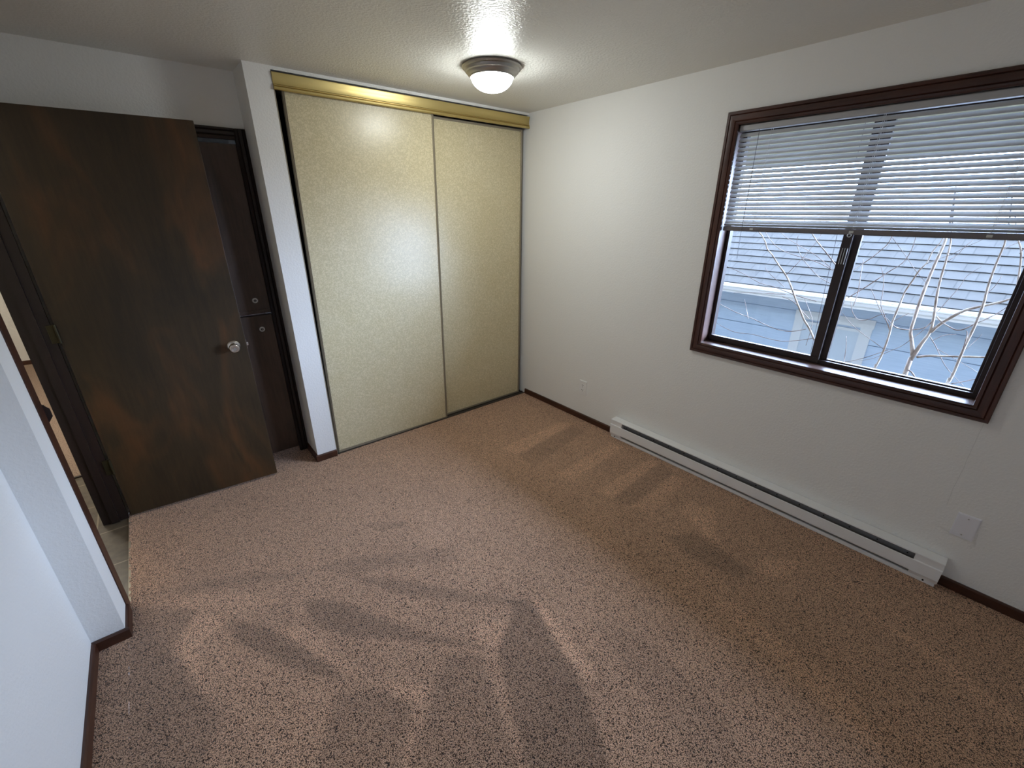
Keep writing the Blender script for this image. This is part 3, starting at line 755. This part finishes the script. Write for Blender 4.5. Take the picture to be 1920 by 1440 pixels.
bm = bmesh.new(); box(bm, NX - .022, NX - .012, -1.6, -.96, -1.13, .235)
pn = newobj('pane', bm, M['nbpane'], wn)

# bare trees between the houses
TREES = [
  ('A', 2.3, [
    (-2.365, 0.326, 0.0187), (-2.366, 0.46, 0.017), (-2.379, 0.521, 0.0168), (-2.399, 0.623, 0.0139), (-2.42, 0.714, 0.0112), (-2.413, 0.82, 0.0098), (-2.394, 0.937, 0.0091), (-2.376, 1.053, 0.0084), (-2.366, 1.167, 0.0076), (-2.36, 1.286, 0.0069), (-2.352, 1.388, 0.0062), (-2.342, 1.449, 0.0056), (-2.305, 1.626, 0.0044), (-2.266, 1.819, 0.0032)], [
    (0.15, [(-2.37, 0.501, 0.0158), (-2.331, 0.615, 0.0131), (-2.301, 0.69, 0.0118), (-2.294, 0.784, 0.0117), (-2.289, 0.909, 0.0115), (-2.288, 1.061, 0.0112), (-2.291, 1.195, 0.0103), (-2.299, 1.325, 0.0095), (-2.304, 1.423, 0.0093), (-2.294, 1.573, 0.008), (-2.261, 1.783, 0.0055)]),
    (-0.1, [(-2.427, 0.718, 0.011), (-2.458, 0.785, 0.0114), (-2.512, 0.862, 0.0111), (-2.575, 0.931, 0.0101), (-2.66, 0.98, 0.0092), (-2.734, 1.019, 0.0084), (-2.78, 1.053, 0.0072), (-2.86, 1.11, 0.0059)]),
    (-0.15, [(-2.4, 0.497, 0.0102), (-2.477, 0.533, 0.0086), (-2.579, 0.562, 0.0077), (-2.78, 0.611, 0.0066), (-2.888, 0.631, 0.0053)]),
    (-0.1, [(-2.363, 0.373, 0.0053), (-2.4, 0.371, 0.0059), (-2.446, 0.331, 0.0058), (-2.481, 0.292, 0.0051)]),
    (-0.2, [(-2.427, 0.848, 0.0048), (-2.463, 0.818, 0.0053), (-2.518, 0.792, 0.0052), (-2.569, 0.777, 0.0052), (-2.61, 0.796, 0.0045), (-2.662, 0.856, 0.0033), (-2.715, 0.908, 0.0027), (-2.771, 0.986, 0.0021), (-2.79, 1.029, 0.0015)]),
    (0.1, [(-2.406, 0.794, 0.0037), (-2.375, 0.741, 0.0044), (-2.29, 0.705, 0.0046), (-2.206, 0.7, 0.0047), (-2.154, 0.73, 0.0034), (-2.111, 0.772, 0.002)]),
    (-0.15, [(-2.415, 0.819, 0.0027), (-2.378, 0.728, 0.0025), (-2.331, 0.648, 0.0025), (-2.289, 0.582, 0.0023), (-2.22, 0.517, 0.0021), (-2.138, 0.437, 0.0018), (-2.045, 0.387, 0.0014)]),
    (0.05, [(-2.407, 0.845, 0.0027), (-2.449, 0.972, 0.0021), (-2.489, 1.093, 0.0018), (-2.506, 1.179, 0.0016), (-2.564, 1.253, 0.0011)]),
    (0.1, [(-2.362, 1.268, 0.0026), (-2.409, 1.327, 0.002), (-2.432, 1.39, 0.0018), (-2.461, 1.445, 0.0015), (-2.475, 1.55, 0.0011)]),
    (-0.1, [(-2.432, 0.68, 0.0031), (-2.498, 0.602, 0.0027), (-2.572, 0.496, 0.0024), (-2.646, 0.423, 0.0021), (-2.73, 0.353, 0.0018)]),
    (0.0, [(-2.491, 0.597, 0.0025), (-2.568, 0.561, 0.0024), (-2.667, 0.516, 0.0021), (-2.776, 0.462, 0.0017)]),
    (0.1, [(-2.452, 0.647, 0.0025), (-2.5, 0.697, 0.0024), (-2.57, 0.72, 0.0018)]),
  ]),
  ('B', 2.1, [
    (-2.182, 0.286, 0.009), (-2.185, 0.372, 0.0084), (-2.199, 0.493, 0.0083), (-2.204, 0.591, 0.0081), (-2.203, 0.687, 0.008), (-2.197, 0.779, 0.0079), (-2.199, 0.841, 0.0076), (-2.204, 0.933, 0.0069), (-2.21, 1.038, 0.0064), (-2.231, 1.127, 0.006), (-2.252, 1.214, 0.0053), (-2.279, 1.271, 0.0046), (-2.288, 1.353, 0.004), (-2.303, 1.394, 0.0034), (-2.319, 1.448, 0.0029), (-2.322, 1.564, 0.0021), (-2.292, 1.738, 0.0015)], [
    (0.05, [(-2.277, 1.262, 0.0026), (-2.33, 1.301, 0.002), (-2.4, 1.343, 0.0018), (-2.446, 1.388, 0.0016), (-2.524, 1.45, 0.0012), (-2.565, 1.495, 0.001)]),
    (-0.05, [(-2.208, 0.693, 0.0034), (-2.18, 0.765, 0.0031), (-2.129, 0.833, 0.0026), (-2.057, 0.944, 0.0023), (-1.995, 1.042, 0.0017)]),
    (0.15, [(-1.833, 0.928, 0.0045), (-1.938, 1.038, 0.0046), (-2.053, 1.173, 0.0038), (-2.126, 1.252, 0.0032), (-2.157, 1.347, 0.0026), (-2.162, 1.451, 0.0021), (-2.165, 1.599, 0.0014)]),
    (0.2, [(-1.802, 1.161, 0.0036), (-1.859, 1.22, 0.004), (-1.919, 1.286, 0.0039), (-1.983, 1.371, 0.0038), (-2.007, 1.415, 0.0033), (-2.028, 1.515, 0.0024)]),
    (0.1, [(-2.011, 1.446, 0.002), (-2.142, 1.298, 0.0019), (-2.237, 1.193, 0.0019), (-2.323, 1.118, 0.0012)]),
    (0.0, [(-2.01, 1.22, 0.0018), (-2.054, 1.121, 0.0023), (-2.074, 1.019, 0.0023), (-2.089, 0.915, 0.0026), (-2.145, 0.816, 0.0031), (-2.205, 0.703, 0.0034)]),
    (0.1, [(-1.863, 0.92, 0.0021), (-1.903, 0.813, 0.0028), (-1.963, 0.758, 0.0031), (-2.036, 0.78, 0.003), (-2.099, 0.831, 0.0026), (-2.144, 0.846, 0.0018)]),
    (0.05, [(-2.207, 0.554, 0.0027), (-2.113, 0.605, 0.0024), (-2.023, 0.652, 0.0025), (-1.936, 0.708, 0.0022), (-1.831, 0.805, 0.0017)]),
    (0.1, [(-1.909, 0.597, 0.002), (-1.933, 0.499, 0.0025), (-1.954, 0.383, 0.0028), (-1.973, 0.335, 0.0029)]),
    (0.0, [(-1.926, 0.362, 0.0026), (-2.013, 0.402, 0.0029), (-2.105, 0.46, 0.0028), (-2.169, 0.51, 0.0027), (-2.231, 0.558, 0.0026)]),
    (0.1, [(-1.907, 0.878, 0.0028), (-1.905, 0.99, 0.0033), (-1.88, 1.142, 0.003), (-1.869, 1.263, 0.0019)]),
    (0.0, [(-2.199, 0.795, 0.0028), (-2.249, 0.85, 0.0025), (-2.281, 0.879, 0.002)]),
  ]),
  ('C', 1.9, [
    (-2.653, 0.342, 0.0103), (-2.658, 0.434, 0.0095), (-2.664, 0.539, 0.009), (-2.664, 0.639, 0.0089), (-2.665, 0.738, 0.009), (-2.671, 0.848, 0.0089), (-2.672, 0.942, 0.0082), (-2.67, 1.045, 0.0075), (-2.661, 1.12, 0.007), (-2.654, 1.219, 0.0068), (-2.652, 1.316, 0.0062), (-2.653, 1.4, 0.0057), (-2.652, 1.447, 0.0051), (-2.632, 1.583, 0.0046), (-2.598, 1.739, 0.0036)], [
    (0.05, [(-2.653, 1.401, 0.0021), (-2.684, 1.43, 0.0017), (-2.734, 1.467, 0.0014), (-2.77, 1.519, 0.0009)]),
    (-0.05, [(-2.667, 0.66, 0.0038), (-2.66, 0.749, 0.0034), (-2.654, 0.823, 0.0031), (-2.642, 0.847, 0.0021)]),
    (0.1, [(-2.67, 0.699, 0.0017), (-2.7, 0.762, 0.0015), (-2.72, 0.821, 0.001)]),
    (0.1, [(-2.675, 0.439, 0.0034), (-2.719, 0.46, 0.0035), (-2.778, 0.492, 0.0032), (-2.833, 0.53, 0.0026)]),
    (0.05, [(-2.663, 1.105, 0.002), (-2.687, 1.158, 0.0018), (-2.7, 1.234, 0.0013)]),
    (0.05, [(-2.694, 0.921, 0.002), (-2.728, 0.96, 0.0018), (-2.771, 0.994, 0.0015), (-2.814, 1.051, 0.001)]),
  ]),
  ('D', 2.0, [
    (-1.778, 0.441, 0.0097), (-1.716, 0.549, 0.009), (-1.658, 0.64, 0.0084), (-1.596, 0.714, 0.0082), (-1.549, 0.791, 0.0079), (-1.49, 0.884, 0.0076), (-1.427, 0.993, 0.0072), (-1.37, 1.078, 0.0069), (-1.278, 1.177, 0.0062), (-1.204, 1.262, 0.0056), (-1.153, 1.309, 0.0053), (-1.125, 1.365, 0.0048), (-1.079, 1.428, 0.0044), (-1.038, 1.468, 0.0041), (-0.972, 1.588, 0.0031), (-0.911, 1.765, 0.002)], [
    (0.05, [(-1.358, 1.083, 0.0031), (-1.43, 1.204, 0.0025), (-1.502, 1.336, 0.0021), (-1.54, 1.415, 0.0017), (-1.56, 1.506, 0.0014)]),
    (0.1, [(-1.654, 0.893, 0.0032), (-1.532, 0.908, 0.0036), (-1.404, 0.933, 0.0037), (-1.268, 0.967, 0.0035), (-1.13, 0.985, 0.0033), (-0.958, 1.056, 0.0029), (-0.781, 1.111, 0.0023)]),
    (0.0, [(-1.712, 0.565, 0.0039), (-1.61, 0.522, 0.0037), (-1.462, 0.479, 0.0035), (-1.329, 0.478, 0.0035), (-1.188, 0.488, 0.0034), (-1.026, 0.474, 0.0032), (-0.907, 0.498, 0.0027), (-0.812, 0.529, 0.002)]),
    (0.1, [(-1.633, 0.634, 0.0037), (-1.513, 0.583, 0.0038), (-1.386, 0.575, 0.0036), (-1.245, 0.603, 0.0037), (-1.115, 0.635, 0.0038), (-0.961, 0.665, 0.0035), (-0.766, 0.727, 0.0029)]),
    (0.1, [(-1.115, 0.635, 0.0028), (-1.061, 0.72, 0.0024), (-1.017, 0.807, 0.0017)]),
    (0.15, [(-1.396, 0.92, 0.0031), (-1.238, 0.898, 0.0029), (-1.052, 0.878, 0.0027), (-0.884, 0.85, 0.0021)]),
    (0.1, [(-1.633, 0.729, 0.0036), (-1.553, 0.784, 0.0034), (-1.453, 0.854, 0.0031), (-1.352, 0.882, 0.0024)]),
    (0.05, [(-1.372, 0.983, 0.0025), (-1.261, 1.055, 0.0025), (-1.174, 1.115, 0.0022), (-1.159, 1.148, 0.0016)]),
    (0.2, [(-1.716, 1.176, 0.0049), (-1.67, 1.226, 0.0049), (-1.595, 1.307, 0.0047), (-1.518, 1.395, 0.0043), (-1.454, 1.486, 0.0037), (-1.386, 1.592, 0.0029)]),
    (0.15, [(-1.694, 1.16, 0.0031), (-1.57, 1.212, 0.0029), (-1.461, 1.243, 0.0027), (-1.333, 1.275, 0.0027), (-1.211, 1.332, 0.0025), (-1.106, 1.443, 0.0022), (-1.033, 1.556, 0.0016)]),
    (0.2, [(-1.669, 1.171, 0.0025), (-1.55, 1.256, 0.0026), (-1.45, 1.313, 0.0024), (-1.347, 1.371, 0.0022), (-1.238, 1.447, 0.0021), (-1.147, 1.573, 0.0015)]),
    (0.2, [(-1.716, 1.033, 0.0026), (-1.589, 1.091, 0.0029), (-1.497, 1.172, 0.003), (-1.435, 1.248, 0.003), (-1.381, 1.357, 0.0022), (-1.385, 1.437, 0.0015)]),
    (0.0, [(-1.664, 0.484, 0.0021), (-1.668, 0.694, 0.0021), (-1.61, 0.818, 0.0021), (-1.552, 0.91, 0.0015)]),
  ]),
  ('E', 2.6, [
    (-2.818, 0.791, 0.0073), (-2.786, 1.032, 0.0068), (-2.764, 1.169, 0.0064), (-2.736, 1.303, 0.0058), (-2.711, 1.382, 0.0053), (-2.672, 1.459, 0.0047), (-2.608, 1.627, 0.0036)], [
    (0.0, [(-2.717, 1.342, 0.0026), (-2.733, 1.396, 0.0021), (-2.755, 1.476, 0.0015)]),
  ]),
]
TLAB = {'A': 'pale forked bare tree with a thick limb in the right half of the window',
        'B': 'slender brown bare tree just right of the window mullion',
        'C': 'pale spotted bare trunk nearest the right side of the window',
        'D': 'thin leaning bare tree seen through the left window pane',
        'E': 'pinkish bare stem at the far right edge of the window glass'}
def smooth_pts(pts, sub=3):
    P = [np.array(p, float) for p in pts]; out = []
    for i in range(len(P) - 1):
        p0, p1, p2, p3 = P[max(i - 1, 0)], P[i], P[i + 1], P[min(i + 2, len(P) - 1)]
        for j in range(sub):
            t = j / sub
            out.append(.5 * ((2 * p1) + (-p0 + p2) * t + (2 * p0 - 5 * p1 + 4 * p2 - p3) * t * t + (-p0 + 3 * p1 - 3 * p2 + p3) * t ** 3))
    out.append(P[-1]); return [tuple(float(c) for c in q) for q in out]
for key, tx, trunk, brs in TREES:
    rng = random.Random(ord(key))
    (y0, z0, r0), (y1_, z1_, r1_) = trunk[0], trunk[1]
    base = [(y0 + (y0 - y1_) * .6 + rng.uniform(-.1, .1), -2.9, r0 * 2.2), (y0 + (y0 - y1_) * .5, -1.2, r0 * 1.6)]
    full = base + list(trunk)
    pts = [(tx, y, z_, r) for y, z_, r in full]
    t = empty('bare_tree', (tx, full[0][0], -2.9), TLAB[key], 'tree', group='bare trees between the two houses')
    sp = smooth_pts(pts); bm = bmesh.new()
    tube(bm, [p[:3] for p in sp], [max(.001, p[3]) for p in sp], 10); newobj('trunk', bm, M['bark'], t, smooth=True)
    for bx, bpts in brs:
        n_ = len(bpts); pp = []
        nearest_start = min(abs(bpts[0][0] - y) + abs(bpts[0][1] - zz_) for y, zz_, r in trunk)
        nearest_end = min(abs(bpts[-1][0] - y) + abs(bpts[-1][1] - zz_) for y, zz_, r in trunk)
        seq = bpts if nearest_start <= nearest_end else bpts[::-1]
        for i, (y, zz_, r) in enumerate(seq): pp.append((tx + bx * .6 * min(1, i / max(1, n_ - 1) * 1.5), y, zz_, r))
        sp = smooth_pts(pp); bm = bmesh.new(); thick = max(p[3] for p in pp) > .006
        tube(bm, [p[:3] for p in sp], [max(.0009, p[3]) for p in sp], 8 if thick else 6)
        newobj('branch', bm, M['bark' if thick else 'twig'], t, smooth=True)
